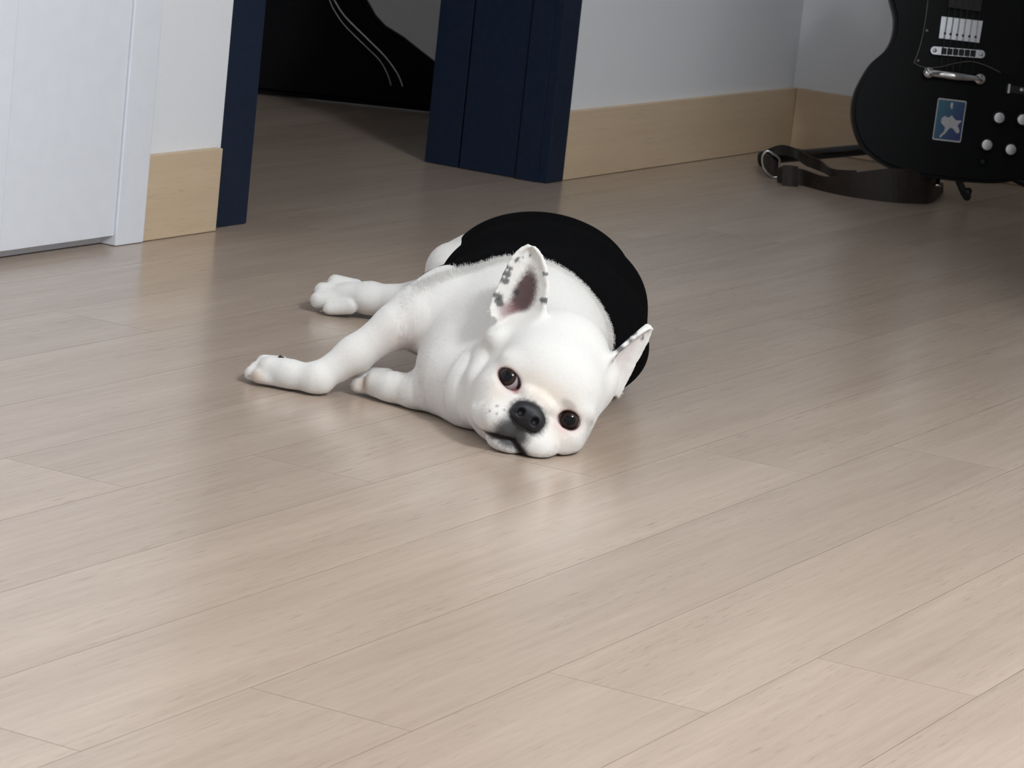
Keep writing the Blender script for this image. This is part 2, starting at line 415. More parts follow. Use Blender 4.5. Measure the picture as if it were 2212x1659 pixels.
# --- eye sockets and mouth line carved last
EYES = [(-.0350, -.0105, 0.0), (.0350, -.0105, 0.0)]
EA1 = np.array([unit(hx*math.cos(-.21)+hz*math.sin(-.21)), hy, unit(-hx*math.sin(-.21)+hz*math.cos(-.21))])
hell((-.0350, .0020, -.0004), (.0130, .0115, .0079), .0025, op='-', tagn='eye', A=EA1)
hell((.0350, .0020, -.0004), (.0106, .0115, .0088), .0025, op='-', tagn='eye')
hchain([(-.0465, .006, -.0520), (-.0360, .020, -.0565), (-.0200, .026, -.0535), (-.0080, .030, -.0480), (.0020, .031, -.0455)], [.0013, .0014, .0020, .0026, .0028], .002, op='-', tagn='mouth')
hchain([(.0020, .031, -.0455), (.0120, .030, -.0490), (.0240, .024, -.0545), (.0400, .012, -.0570)], [.0028, .0026, .0026, .0026], .002, op='-', tagn='mouth')
for sg in (-1, 1):
    hchain([(sg*.0230, .0045, -.0040), (sg*.0330, -.0010, -.0140), (sg*.0385, .0000, -.0260), (sg*.0440, -.0020, -.0380)], [.0006, .0013, .0014, .0010], .006, op='-', tagn='crease')
hchain([(.001, .033, -.031), (.002, .032, -.046)], [.0016, .0018], .002, op='-', tagn='mouth')

def bbox_of(p, m):
    if p[0] == 'e':
        R = np.sqrt(((p[2]*p[3][:, None])**2).sum(0)); return p[1]-R-m, p[1]+R+m
    lo = np.minimum(p[1]-p[3][0], p[2]-p[3][1]); hi = np.maximum(p[1]+p[3][0], p[2]+p[3][1]); return lo-m, hi+m
def dist_of(p, X):
    return d_ell(X, p[1], p[2], p[3]) if p[0] == 'e' else d_cone(X, p[1], p[2], *p[3])
def fill(g, plist, ears=True):
    def app(p):
        m = p[4]+.008; s = g.sub(*bbox_of(p, m))
        if s is None: return
        sl, X = s; d = dist_of(p, X)
        g.F[sl] = smin(g.F[sl], d, p[4]) if p[5] == '+' else -smin(-g.F[sl], d, p[4])
    for p in plist:
        if p[5] == '+': app(p)
    if ears:
        for E, r in ((EAR_R[0], .0021), (EAR_L[0], .0021)):
            s = g.sub(E.min(0)-.02, E.max(0)+.02)
            if s: sl, X = s; g.F[sl] = smin(g.F[sl], d_points(X, E, r), .009)
    for p in plist:
        if p[5] == '-': app(p)
def floor_clip(g, zf=.0006, k=.006):
    z = (g.lo[2]+g.h*np.arange(g.n[2], dtype=np.float32))[None, None, :]
    g.F = -smin(-g.F, -(zf-z)+0*g.F, k)

def surface_nets(F, lo, h):
    s = F < 0; nx, ny, nz = F.shape
    c = [F[i:nx-1+i, j:ny-1+j, k:nz-1+k] for i in (0, 1) for j in (0, 1) for k in (0, 1)]
    sc = [s[i:nx-1+i, j:ny-1+j, k:nz-1+k] for i in (0, 1) for j in (0, 1) for k in (0, 1)]
    cnt = sum(x.astype(np.int8) for x in sc); act = (cnt > 0) & (cnt < 8)
    idx = np.argwhere(act); vid = np.full(act.shape, -1, np.int32); vid[act] = np.arange(len(idx))
    cv = np.stack([x[act] for x in c], 1); off = np.array([(i, j, k) for i in (0, 1) for j in (0, 1) for k in (0, 1)], np.float32)
    acc = np.zeros((len(idx), 3), np.float32); n = np.zeros(len(idx), np.float32)
    for a in range(8):
        for b in range(a+1, 8):
            if abs(off[a]-off[b]).sum() != 1: continue
            cr = (cv[:, a] < 0) != (cv[:, b] < 0)
            t = cv[:, a]/(cv[:, a]-cv[:, b]+1e-12)
            acc += np.where(cr[:, None], off[a]+t[:, None]*(off[b]-off[a]), 0); n += cr
    V = (idx+acc/n[:, None])*h+lo
    Q = []
    for ax in range(3):
        sl0 = [slice(None)]*3; sl1 = [slice(None)]*3
        sl0[ax] = slice(0, -1); sl1[ax] = slice(1, None)
        e = s[tuple(sl0)] != s[tuple(sl1)]
        o1, o2 = [a for a in range(3) if a != ax]
        I = np.argwhere(e)
        I = I[(I[:, o1] > 0) & (I[:, o2] > 0) & (I[:, o1] < s.shape[o1]-1) & (I[:, o2] < s.shape[o2]-1)]
        inside = s[tuple(I.T)]
        def at(d1, d2):
            J = I.copy(); J[:, o1] -= d1; J[:, o2] -= d2; return vid[tuple(J.T)]
        q = np.stack([at(0, 0), at(1, 0), at(1, 1), at(0, 1)], 1)
        flip = inside if ax != 1 else ~inside
        q[~flip] = q[~flip][:, ::-1]; Q.append(q)
    return V, np.concatenate(Q)
def relax(V, Q, it=2, lam=.5):
    E = np.concatenate([Q[:, [0, 1]], Q[:, [1, 2]], Q[:, [2, 3]], Q[:, [3, 0]]])
    for _ in range(it):
        S = np.zeros_like(V); n = np.zeros(len(V))
        for d in range(3):
            S[:, d] = np.bincount(E[:, 0], V[E[:, 1], d], len(V))+np.bincount(E[:, 1], V[E[:, 0], d], len(V))
        n = np.bincount(E[:, 0], minlength=len(V))+np.bincount(E[:, 1], minlength=len(V))
        V = V+(S/np.maximum(n, 1)[:, None]-V)*lam
    return V
def loc2world(V): return V[:, :1]*RH+V[:, 1:2]*FH+V[:, 2:3]*np.array([0, 0, 1.0])
def np_mesh(name, V, Q, mat, parent, smooth=True):
    me = bpy.data.meshes.new(name); me.vertices.add(len(V)); me.vertices.foreach_set('co', V.astype(np.float32).ravel())
    me.loops.add(Q.size); me.loops.foreach_set('vertex_index', Q.astype(np.int32).ravel())
    me.polygons.add(len(Q)); me.polygons.foreach_set('loop_start', np.arange(0, Q.size, Q.shape[1], dtype=np.int32))
    me.update(calc_edges=True); me.validate()
    if smooth: me.polygons.foreach_set('use_smooth', np.ones(len(me.polygons), bool))
    me.materials.append(mat)
    o = bpy.data.objects.new(name, me); COL.objects.link(o)
    if parent is not None:
        o.parent = parent; o.matrix_parent_inverse = Matrix.Translation(parent.location).inverted()
    return o

HGRID = .0017
g = Grid((-.335, 2.90, -.004), (.200, 3.745, .235), HGRID)
fill(g, prims); floor_clip(g)
BV, BQ = surface_nets(g.F, g.lo, HGRID); BV = relax(BV, BQ, 2, .45)

# fur colour of every point: white coat, pink skin, black markings
def headco(V): D = V-HM; return np.stack([D@hx, D@hy, D@hz], 1)
def sst(x, a, b): t = np.clip((x-a)/(b-a), 0, 1); return t*t*(3-2*t)
def vnoise(P, s, seed=0):
    r = np.random.default_rng(seed); n = np.zeros(len(P))
    for i in range(10):
        w = r.normal(size=3)*s; n += np.sin(P@w+r.uniform(0, 6.28))
    return n/10
HP = headco(BV)
C = np.tile(np.array([.74, .72, .69]), (len(BV), 1))
def paint(mask, col): C[:] = C*(1-mask[:, None])+np.array(col)*mask[:, None]
infront = sst(HP[:, 1], -.06, -.03)
# warm cream on the brow and round the muzzle
paint(.40*np.exp(-((HP[:, 0]/.035)**2+((HP[:, 2]-.008)/.016)**2))*infront, (.72, .56, .40))
paint(.35*np.exp(-(((np.abs(HP[:, 0])-.036)/.014)**2+((HP[:, 2]+.016)/.014)**2))*infront, (.72, .58, .46))
near = np.linalg.norm(BV-PR(872, 745, 3.15), axis=1)
paint(.45*np.exp(-(near/.022)**2), (.62, .47, .42))
# black of the muzzle: pad surround, philtrum and lips
mz = vnoise(HP, 900, 3)*.0022+vnoise(HP, 2600, 5)*.0016
e1 = np.sqrt((HP[:, 0]/.0200)**2+((HP[:, 2]+.0205)/.0165)**2)
e2 = np.sqrt(((HP[:, 0]+.0035+(HP[:, 2]+.040)*-.10)/.0185)**2+((HP[:, 2]+.0415)/.0175)**2)
blk = np.maximum(1-sst(e1+mz*60, .80, 1.22), .96*(1-sst(e2+mz*60, .58, 1.28)))
lipd = np.full(len(BV), 1.0)
for a, b in (((-.0465, 0, -.0500), (-.0417, 0, -.0545)), ((-.0417, 0, -.0545), (-.030, 0, -.0575)), ((-.030, 0, -.0565), (-.020, 0, -.0535)), ((-.020, 0, -.0535), (.002, 0, -.0455)), ((.002, 0, -.0455), (.024, 0, -.0545))):
    a, b = np.array(a), np.array(b); q = HP*[1, 0, 1]; ab = b-a; t = np.clip((q-a)@ab/(ab@ab), 0, 1); lipd = np.minimum(lipd, np.linalg.norm(q-a-t[:, None]*ab, axis=1))
blk = np.maximum(blk, (1-sst(lipd+mz*.8, .0020, .0070))*sst(HP[:, 0], -.030, -.014))
blk *= sst(HP[:, 1], .006, .014)
paint(np.clip(blk, 0, 1)*.95, (.022, .022, .025))
# mouth interior line
deep = (1-sst(lipd, .0008, .0026))*sst(HP[:, 1], -.005, .003)*(.35+.65*sst(HP[:, 0], -.032, -.018)); paint(deep, (.020, .014, .014))
# whisker spots
for a, c in ((-.030, -.028), (-.026, -.034), (-.033, -.036), (-.022, -.027)):
    paint(.6*(1-sst(np.hypot(HP[:, 0]-a, HP[:, 2]-c), .0005, .0022))*infront, (.10, .10, .11))
# eyelids
for (ea, rx, rz, an) in ((-.0350, .0130, .0079, -.21), (.0350, .0106, .0088, 0)):
    qa = (HP[:, 0]-ea)*math.cos(an)+HP[:, 2]*math.sin(an); qb = -(HP[:, 0]-ea)*math.sin(an)+HP[:, 2]*math.cos(an)
    q = np.hypot(qa/rx, qb/rz)
    paint(.55*(1-sst(q, 1.05, 1.55))*infront, (.55, .36, .34))
    paint((1-sst(q, .98, 1.16))*infront, (.045, .030, .032))
paint(.6*(1-sst(np.hypot((HP[:, 0]+.0235)/.0042, (HP[:, 2]+.0062)/.0036), .4, 1.1))*infront, (.30, .10, .11))
paint(.42*(1-sst(np.hypot((HP[:, 0]-.032)/.013, (HP[:, 2]+.0118)/.0045), .4, 1.1))*infront, (.66, .46, .45))
paint(.55*(1-sst(np.hypot((HP[:, 0]-.026)/.010, (HP[:, 2]-.012)/.005), .4, 1.2))*infront, (.33, .28, .25))
# ears
def near_ear(V, E):
    sel = np.where(np.all((V > E[0].min(0)-.01) & (V < E[0].max(0)+.01), axis=1))[0]
    D = np.empty(len(sel)); J = np.empty(len(sel), int)
    for i in range(0, len(sel), 5000):
        d = ((V[sel[i:i+5000], None]-E[0][None])**2).sum(2); J[i:i+5000] = d.argmin(1); D[i:i+5000] = np.sqrt(d.min(1))
    return sel, D, E[1][J], V[sel]-E[0][J]
for E, od, spots, pinkside in ((EAR_R, -lf+0*hx, [(.90, .0, .030), (.80, -.85, .045), (.66, -.95, .040), (.58, -.93, .055), (.49, -.90, .060), (.36, .95, .050), (.40, -.30, .05), (.27, -.90, .06), (.20, -.80, .07), (.86, -.6, .02), (.70, .95, .03)], 1),
                               (EAR_L, -.8*lf+.2*hx, [(.92, -.1, .05), (.84, .6, .05), (.78, -.8, .07), (.66, -.85, .07), (.56, -.70, .08), (.48, -.90, .08), (.40, -.60, .05), (.28, -.75, .06), (.20, -.35, .05)], 0)):
    sel, D, ST, vec = near_ear(BV, E)
    on = 1-sst(D, .0030, .0060)
    face = sst(vec@od, -.0006, .0006)
    wob = vnoise(BV[sel], 1500, 9)*.25
    if pinkside:
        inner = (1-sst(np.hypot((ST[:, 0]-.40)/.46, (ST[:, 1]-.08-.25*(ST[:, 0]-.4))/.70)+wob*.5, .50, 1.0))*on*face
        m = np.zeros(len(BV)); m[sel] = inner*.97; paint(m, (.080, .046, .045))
        low = (1-sst(np.hypot((ST[:, 0]-.10)/.22, (ST[:, 1]+.35)/.60)+wob*.5, .3, 1.0))*on*face
        m = np.zeros(len(BV)); m[sel] = low*.70; paint(m, (.27, .13, .14))
    else:
        m = np.zeros(len(BV)); m[sel] = (1-sst(np.hypot((ST[:, 0]-.40)/.55, (ST[:, 1]-.3)/.6), .4, 1.0))*on*.35; paint(m, (.58, .47, .46))
    for s0, q0, rr in spots:
        m = np.zeros(len(BV)); m[sel] = (1-sst(np.hypot((ST[:, 0]-s0)/rr, (ST[:, 1]-q0)/(rr*3.4))+wob, .5, 1.05))*on*.85; paint(m, (.05, .05, .055))
# pads under the front paws
for p, rr in ((PR(552, 814, 3.15), .008), (PR(785, 830, 3.15), .008)):
    paint(.6*np.exp(-(np.linalg.norm(BV-p, axis=1)/rr)**2), (.45, .27, .16))

M_fur = new_mat('white_short_fur', (.8, .79, .77), .8, spec=.1)
b = M_fur.node_tree.nodes['Principled BSDF']
at = nd(M_fur, 'ShaderNodeAttribute', attribute_name='Col')
tc = nd(M_fur, 'ShaderNodeTexCoord'); nz = nd(M_fur, 'ShaderNodeTexNoise'); nz.inputs['Scale'].default_value = 420; nz.inputs['Detail'].default_value = 3
mr = nd(M_fur, 'ShaderNodeMapRange'); mr.inputs[3].default_value = .93; mr.inputs[4].default_value = 1.05
mx = nd(M_fur, 'ShaderNodeVectorMath', operation='SCALE')
lk(M_fur, tc.outputs['Object'], nz.inputs['Vector']); lk(M_fur, nz.outputs[0], mr.inputs[0]); lk(M_fur, at.outputs['Color'], mx.inputs[0]); lk(M_fur, mr.outputs[0], mx.inputs['Scale']); lk(M_fur, mx.outputs[0], b.inputs['Base Color'])
bp = nd(M_fur, 'ShaderNodeBump'); bp.inputs['Strength'].default_value = .25; bp.inputs['Distance'].default_value = .0006
lk(M_fur, nz.outputs[0], bp.inputs['Height']); lk(M_fur, bp.outputs[0], b.inputs['Normal'])
b.inputs['Subsurface Weight'].default_value = .12; b.inputs['Subsurface Radius'].default_value = (.006, .004, .003); b.inputs['Subsurface Scale'].default_value = .5
b.inputs['Sheen Weight'].default_value = .0; b.inputs['Sheen Roughness'].default_value = .5

dog_loc = loc2world(np.array([[0.0, 3.2, 0.0]]))[0]
dog = tag(empty('dog', Vector(dog_loc)), 'small white bulldog lying on the floor in a black vest, face toward us', 'dog')
body = np_mesh('body', loc2world(BV), BQ, M_fur, dog)
ca = body.data.color_attributes.new('Col', 'FLOAT_COLOR', 'POINT')
ca.data.foreach_set('color', np.concatenate([C, np.ones((len(C), 1))], 1).astype(np.float32).ravel())

# eyes
def eyeball(center, gaze, r, sclera, th, name='eyeball'):
    m = new_mat('eye_surface', (.02, .015, .012), .08, spec=.2)
    b = m.node_tree.nodes['Principled BSDF']; b.inputs['Coat Weight'].default_value = .12; b.inputs['Coat Roughness'].default_value = .03
    tc = nd(m, 'ShaderNodeTexCoord'); nrm = nd(m, 'ShaderNodeVectorMath', operation='NORMALIZE'); dt = nd(m, 'ShaderNodeVectorMath', operation='DOT_PRODUCT'); dt.inputs[1].default_value = (0, 0, 1)
    cr = nd(m, 'ShaderNodeValToRGB'); e = cr.color_ramp.elements
    e[0].position = 0; e[0].color = (*sclera, 1); e[1].position = 1; e[1].color = (.003, .003, .004, 1)
    for p, c in ((th, sclera), (th+.025, (.012, .008, .007)), (.80, (.034, .019, .014)), (.900, (.024, .014, .011)), (.915, (.003, .003, .004))):
        x = e.new(p); x.color = (*c, 1)
    lk(m, tc.outputs['Object'], nrm.inputs[0]); lk(m, nrm.outputs[0], dt.inputs[0]); lk(m, dt.outputs['Value'], cr.inputs[0]); lk(m, cr.outputs[0], b.inputs['Base Color'])
    bm = bmesh.new(); bmesh.ops.create_uvsphere(bm, u_segments=48, v_segments=32, radius=r)
    o = from_bm(name, bm, m, None, smooth=True)
    gw = Vector(loc2world(gaze[None])[0]).normalized()
    o.parent = dog
    o.matrix_world = Matrix.Translation(Vector(loc2world(center[None])[0])) @ gw.to_track_quat('Z', 'Y').to_matrix().to_4x4()
    o.matrix_parent_inverse = Matrix.Translation(dog.location).inverted()
    return o
e1 = eyeball(HC(-.0350, -.0105, 0), -.30*hx+.92*hy+.06*hz, .0130, (.42, .345, .36), .70); e1['label'] = 'dark eye showing some white'
e2 = eyeball(HC(.0350, -.0105, 0), .02*hx+1.0*hy+.03*hz, .0124, (.40, .30, .31), .645); e2['label'] = 'dark brown eye'

# nose pad (own small implicit surface with nostrils)
M_nose = noise_col(new_mat('wet_black_nose', (.02, .02, .022), .5, spec=.3), (.008, .008, .010), (.018, .018, .021), nscale=900, detail=2, bump=.35, bdist=.0005)
keep = prims; prims = []
hell((0, .0245, -.0185), (.0165, .0085, .0125), .004)
hell((-.0095, .0250, -.0200), (.0080, .0085, .0085), .004); hell((.0095, .0250, -.0200), (.0080, .0085, .0085), .004)
hell((-.0078, .0350, -.0200), (.0042, .0075, .0046), .002, op='-'); hell((.0082, .0350, -.0200), (.0042, .0075, .0046), .002, op='-')
hchain([(-.0095, .034, -.0235), (-.0150, .031, -.0245)], [.0016, .0012], .002, op='-'); hchain([(.0105, .034, -.0235), (.0150, .031, -.0245)], [.0016, .0012], .002, op='-')
hchain([(0, .0365, -.0190), (0, .0345, -.0320)], [.0010, .0010], .002, op='-')
gn = Grid(HC(0, .024, -.019)-.03, HC(0, .024, -.019)+.03, .0008); fill(gn, prims, ears=False)
NV, NQ = surface_nets(gn.F, gn.lo, .0008); NV = relax(NV, NQ, 2, .4); prims = keep
nose = np_mesh('nose', loc2world(NV), NQ, M_nose, dog); nose['label'] = 'black nose pad'

# claws
M_darkclaw = noise_col(new_mat('dark_claw', (.02, .016, .015), .4), (.015, .012, .011), (.03, .024, .022), nscale=300)
_w = loc2world(np.array([PR(600, 776, 3.170), PR(606, 772, 3.168), PR(612, 774, 3.166)])); dw = tube('claw', [tuple(x) for x in _w], [.0018, .0026, .0014], M_darkclaw, dog, 10); dw['label'] = 'dark dewclaw'
M_claw = noise_col(new_mat('claw_horn', (.45, .36, .28), .4), (.42, .33, .26), (.55, .46, .38), nscale=300)
for a, b_, rr in toe_tips:
    d = unit(b_-a); p0 = b_+d*rr*.55; p1 = b_+d*(rr*1.0+.0035)+np.array([0, 0, -.0015]); p1[2] = max(p1[2], .0015); p0[2] = max(p0[2], .003)
    w = loc2world(np.array([p0, .5*(p0+p1)+[0, 0, .0006], p1]))
    tube('claw', [tuple(x) for x in w], [.0020, .0016, .0005], M_claw, dog, 8)
# ------------------------------------------------------------------ the dog's black vest
def hit(px, py):
    d = lf + (px-CX)/FPX*lr - (py-CY)/FPX*lu; d = d/np.linalg.norm(d)
    P = BV-np.array([0, 0, HCAM]); t = P@d; q = np.linalg.norm(P-t[:, None]*d, axis=1)
    i = np.where(q < .0016)[0]
    return BV[i[t[i].argmin()]] if len(i) else None
edge_px = [(930, 600), (965, 580), (1020, 566), (1090, 555), (1195, 562), (1240, 598), (1290, 642), (1318, 690), (1330, 740)]
EP = np.array([h for h in (hit(*p) for p in edge_px) if h is not None])
# boundary surface y = f(x, z): quadratic through the neck edge
def basis(x, z): return np.stack([np.ones_like(x), x, z, x*x], -1)
Aq = basis(EP[:, 0], EP[:, 2]); reg = np.diag([0, .002, .002, .00002])
qc = np.linalg.solve(Aq.T@Aq+reg, Aq.T@EP[:, 1]+reg@np.array([3.25, 0, 0, 0]))
gs = Grid((-.16, 3.02, -.004), (.19, 3.745, .20), .0020)
fill(gs, [p for p in prims if p[6] in ('trunk', 'neck') and p[5] == '+'] , ears=False)
floor_clip(gs, .0003)
shell = gs.F-.0032
ax = [gs.lo[i]+gs.h*np.arange(gs.n[i], dtype=np.float32) for i in range(3)]
X, Y, Z = np.meshgrid(*ax, indexing='ij', sparse=True)
yb = qc[0]+qc[1]*X+qc[2]*Z+qc[3]*X*X
cut = (yb-Y)*.75
shell = np.maximum(shell, -smin(-cut, .03+0*cut, .001))
# hollow where the thigh comes out
th = PR(985, 600, 3.56)
F2 = shell
hole = np.sqrt(((X-th[0]+.020)/.052)**2+((Y-th[1])/.060)**2+((Z-th[2]+.016)/.050)**2)
F2 = np.maximum(F2, (1-hole)*.05)
SV, SQ = surface_nets(F2, gs.lo, .0020); SV = relax(SV, SQ, 2, .5)
M_vest = new_mat('black_stretch_fabric', (.012, .012, .013), .95, spec=.02)
noise_col(M_vest, (.0026, .0026, .0029), (.0046, .0046, .0050), nscale=700, detail=2, bump=.3, bdist=.0005)
M_vest.node_tree.nodes['Principled BSDF'].inputs['Sheen Weight'].default_value = .0
vest = np_mesh('vest', loc2world(SV), SQ, M_vest, dog); vest['label'] = 'black stretch vest'

# ------------------------------------------------------------------ unseen wall added on the right to shade the guitar corner; lamp
wall('shade_wall_right', [(3.40, 3.52, -2.6, .79, 0, 2.3), (3.52, XE, -.72, -.6, 0, 2.3)], M_wall)
lamp = tag(empty('ceiling_lamp', (LAMP[0], LAMP[1], 2.3)), 'white ring lamp hanging from the ceiling on a thin stem', 'lamp')
tube('canopy', [(LAMP[0], LAMP[1], 2.275), (LAMP[0], LAMP[1], 2.30)], .07, M_whitedoor, lamp, 32)
tube('stem', [(LAMP[0], LAMP[1], 2.20), (LAMP[0], LAMP[1], 2.28)], .012, M_whitedoor, lamp, 16)
M_diff = new_mat('lamp_diffuser', (.9, .9, .88), .5)
_b = M_diff.node_tree.nodes['Principled BSDF']; _b.inputs['Emission Color'].default_value = (.93, .97, 1, 1); _b.inputs['Emission Strength'].default_value = 5
tube('ring_tube', [(LAMP[0]+.10*math.cos(k*math.pi/16), LAMP[1]+.10*math.sin(k*math.pi/16), 2.20) for k in range(33)], .014, M_diff, lamp, 10)

# ------------------------------------------------------------------ black armchair in the back room
M_leather = noise_col(new_mat('black_leather', (.006, .006, .007), .55, spec=.1), (.0035, .0035, .0045), (.006, .006, .0075), nscale=300, bump=.2, bdist=.0006)
M_silver = noise_col(new_mat('silver_trim', (.7, .7, .72), .3, 1.0), (.66, .66, .68), (.76, .76, .78), nscale=80)
FHv = Vector(FH); RHv = Vector(RH)
CP0 = on_floor(562, 207)
ch = tag(empty('armchair', CP0+FHv*.3), 'black armchair with two thin silver lines along its curved side, beyond the doorway', 'armchair')
def CEZ(px, py, off=0.0): q = on_plane(px, py, np.array(CP0-FHv*off), FH)-CP0; return (q.dot(RHv), q.z)
def slab(name, prof, d0, d1, mat, parent, bev=.008):
    """profile (along the chair, height) extruded across the chair from d0 to d1"""
    bm = bmesh.new()
    f = bm.faces.new([bm.verts.new(CP0+RHv*e+FHv*d0+Vector((0, 0, z))) for e, z in prof])
    r = bmesh.ops.extrude_face_region(bm, geom=[f])
    for v in r['geom']:
        if isinstance(v, bmesh.types.BMVert): v.co += FHv*(d1-d0)
    bmesh.ops.recalc_face_normals(bm, faces=bm.faces)
    if bev: bmesh.ops.bevel(bm, geom=[e for e in bm.edges if len(e.link_faces) == 2 and e.calc_face_angle(0) > .9], offset=bev, segments=3, affect='EDGES')
    return from_bm(name, bm, mat, parent)
vis = [CEZ(*p) for p in ((790, 0), (810, 35), (830, 57), (870, 82), (905, 110), (940, 137), (985, 172))][::-1]
e_t, z_t = vis[-1]
prof = [(-.95, .003), (vis[0][0]+.09, .003), (vis[0][0]+.08, vis[0][1]-.05)]+vis+[(e_t-.02, z_t+.05), (e_t-.05, z_t+.14), (e_t-.10, z_t+.26), (e_t-.18, z_t+.33), (e_t-.55, z_t+.36), (e_t-.62, z_t+.42), (e_t-.70, z_t+.72), (e_t-.80, z_t+.86), (e_t-.92, z_t+.80), (e_t-.98, z_t+.30)]
slab('side_panel', prof, 0, .045, M_leather, ch, .012)
slab('side_panel', [(-.95, .003), (e_t-.25, .003), (e_t-.22, .30), (e_t-.30, .45), (e_t-.60, .47), (e_t-.95, .60)], .62, .69, M_leather, ch, .006)
slab('seat', [(-.80, .05), (e_t-.12, .05), (e_t-.14, .22), (e_t-.22, .34), (-.80, .32)], .065, .625, M_leather, ch, .02)
slab('backrest', [(-.95, .05), (-.72, .05), (-.70, .60), (-.80, .98), (-.92, 1.0), (-1.0, .60)], .065, .625, M_leather, ch, .02)
def trim(pts, r):
    P = smooth_curve([CP0+RHv*e-FHv*.001+Vector((0, 0, z)) for e, z in (CEZ(x, y) for x, y in pts)], 6)
    dd = (P[0]-P[6]).normalized()
    P = [P[0]+dd*.16+Vector((0, 0, .05)), P[0]+dd*.08+Vector((0, 0, .015))]+P
    tube('silver_line', P, r, M_silver, ch, 8)
trim([(722, 0), (745, 35), (790, 80), (830, 120), (858, 158), (870, 187)], .0018)
trim([(712, 0), (722, 22), (745, 55), (790, 100), (820, 130), (837, 160), (845, 185)], .0011)

# ------------------------------------------------------------------ guitar
GN = (-FHv*math.cos(math.radians(9))+Vector((0, 0, 1))*math.sin(math.radians(9))).normalized()
d = ray(2061, 165); s_ = 5.20/(d[0]*FH[0]+d[1]*FH[1]); G0 = Vector((d[0]*s_, d[1]*s_, HCAM+d[2]*s_))
def GP(px, py, off=0.0): return on_plane(px, py, np.array(G0+GN*off), np.array(GN))
GZ = (GP(2075, 65)-G0); GZ = (GZ-GN*GZ.dot(GN)).normalized(); GX = GZ.cross(GN).normalized()
if GX.dot(RHv) < 0: GX = -GX
MG = Matrix(((GX.x, GZ.x, GN.x, G0.x), (GX.y, GZ.y, GN.y, G0.y), (GX.z, GZ.z, GN.z, G0.z), (0, 0, 0, 1)))
def UV(px, py): q = GP(px, py)-G0; return (q.dot(GX), q.dot(GZ))
M_gloss = noise_col(new_mat('black_lacquer', (.006, .006, .007), .35, spec=.1), (.0030, .0032, .0038), (.0045, .0048, .0055), nscale=12)
M_guard = noise_col(new_mat('black_pickguard', (.008, .008, .009), .35, spec=.12), (.0040, .0042, .0048), (.006, .0062, .007), nscale=20)
M_edge = noise_col(new_mat('pickguard_edge', (.30, .29, .26), .5), (.26, .25, .22), (.34, .33, .30), nscale=60)
M_fret = wood_mat('dark_fretboard', (.012, .009, .008), (.008, .006, .005), (.005, .004, .004), per_object=False, rough=.5)
gt = tag(empty('electric_guitar', Vector((G0.x, G0.y, 0))), 'black electric guitar with chrome hardware and a blue sticker, standing upright on its stand', 'guitar')
def gpoly(name, pts, z0, z1, mat, parent=None, bev=0.0, seg=3):
    bm = bmesh.new()
    f = bm.faces.new([bm.verts.new((u, v, z1)) for u, v in pts])
    r = bmesh.ops.extrude_face_region(bm, geom=[f])
    for v in r['geom']:
        if isinstance(v, bmesh.types.BMVert): v.co.z = z0
    bmesh.ops.recalc_face_normals(bm, faces=bm.faces)
    if bev:
        es = [e for e in bm.edges if abs(e.verts[0].co.z-e.verts[1].co.z) < 1e-6]
        bmesh.ops.bevel(bm, geom=es, offset=bev, segments=seg, affect='EDGES')
    for v in bm.verts: v.co = MG @ v.co
    return from_bm(name, bm, mat, parent or gt, smooth=False)
def gtube(name, pts, r, mat, parent=None, seg=10): return tube(name, [MG @ Vector(p) for p in pts], r, mat, parent or gt, seg)
def gcyl(name, u, v, z0, z1, r0, r1, mat, parent=None, seg=28): return gtube(name, [(u, v, z0), (u, v, z0+(z1-z0)*.9), (u, v, z1)], [r0, r1, r1*.93], mat, parent, seg)
left_px = [(2030, 385), (1997, 381), (1934, 366), (1895, 346), (1863, 317), (1846, 278), (1841, 241), (1846, 204), (1861, 170), (1883, 136), (1914, 108), (1929, 78), (1933, 40), (1924, 0)]
L = [UV(*p) for p in left_px]; L[0] = (0, L[0][1])
ul, vl = L[-1]
L += [(ul-.012, vl+.035), (ul-.016, vl+.075), (ul-.006, vl+.115), (ul+.020, vl+.150), (ul+.034, vl+.150), (-.055, vl+.115), (-.030, vl+.100)]
Ls = smooth_curve([(u, v, 0) for u, v in L], 5)
half = [(p.x, p.y) for p in Ls]
outline = half+[(-u*1.24, v) for u, v in half[::-1] if abs(u) > .004]
gbody = gpoly('body', outline, -.038, 0, M_gloss, bev=.0055, seg=4)
v_top = L[-1][1]
gpoly('neck', [(-.026, v_top-.03), (.026, v_top-.03), (.0215, v_top+.40), (-.0215, v_top+.40)], -.022, .004, M_gloss, bev=.003)
fb = gpoly('fretboard', [(-.027, v_top-.10), (.027, v_top-.10), (.0215, v_top+.40), (-.0215, v_top+.40)], .004, .010, M_fret)
gpoly('headstock', [(-.022, v_top+.40), (.022, v_top+.40), (.040, v_top+.47), (.034, v_top+.57), (0, v_top+.585), (-.034, v_top+.57), (-.040, v_top+.47)], -.016, .001, M_gloss, bev=.002)
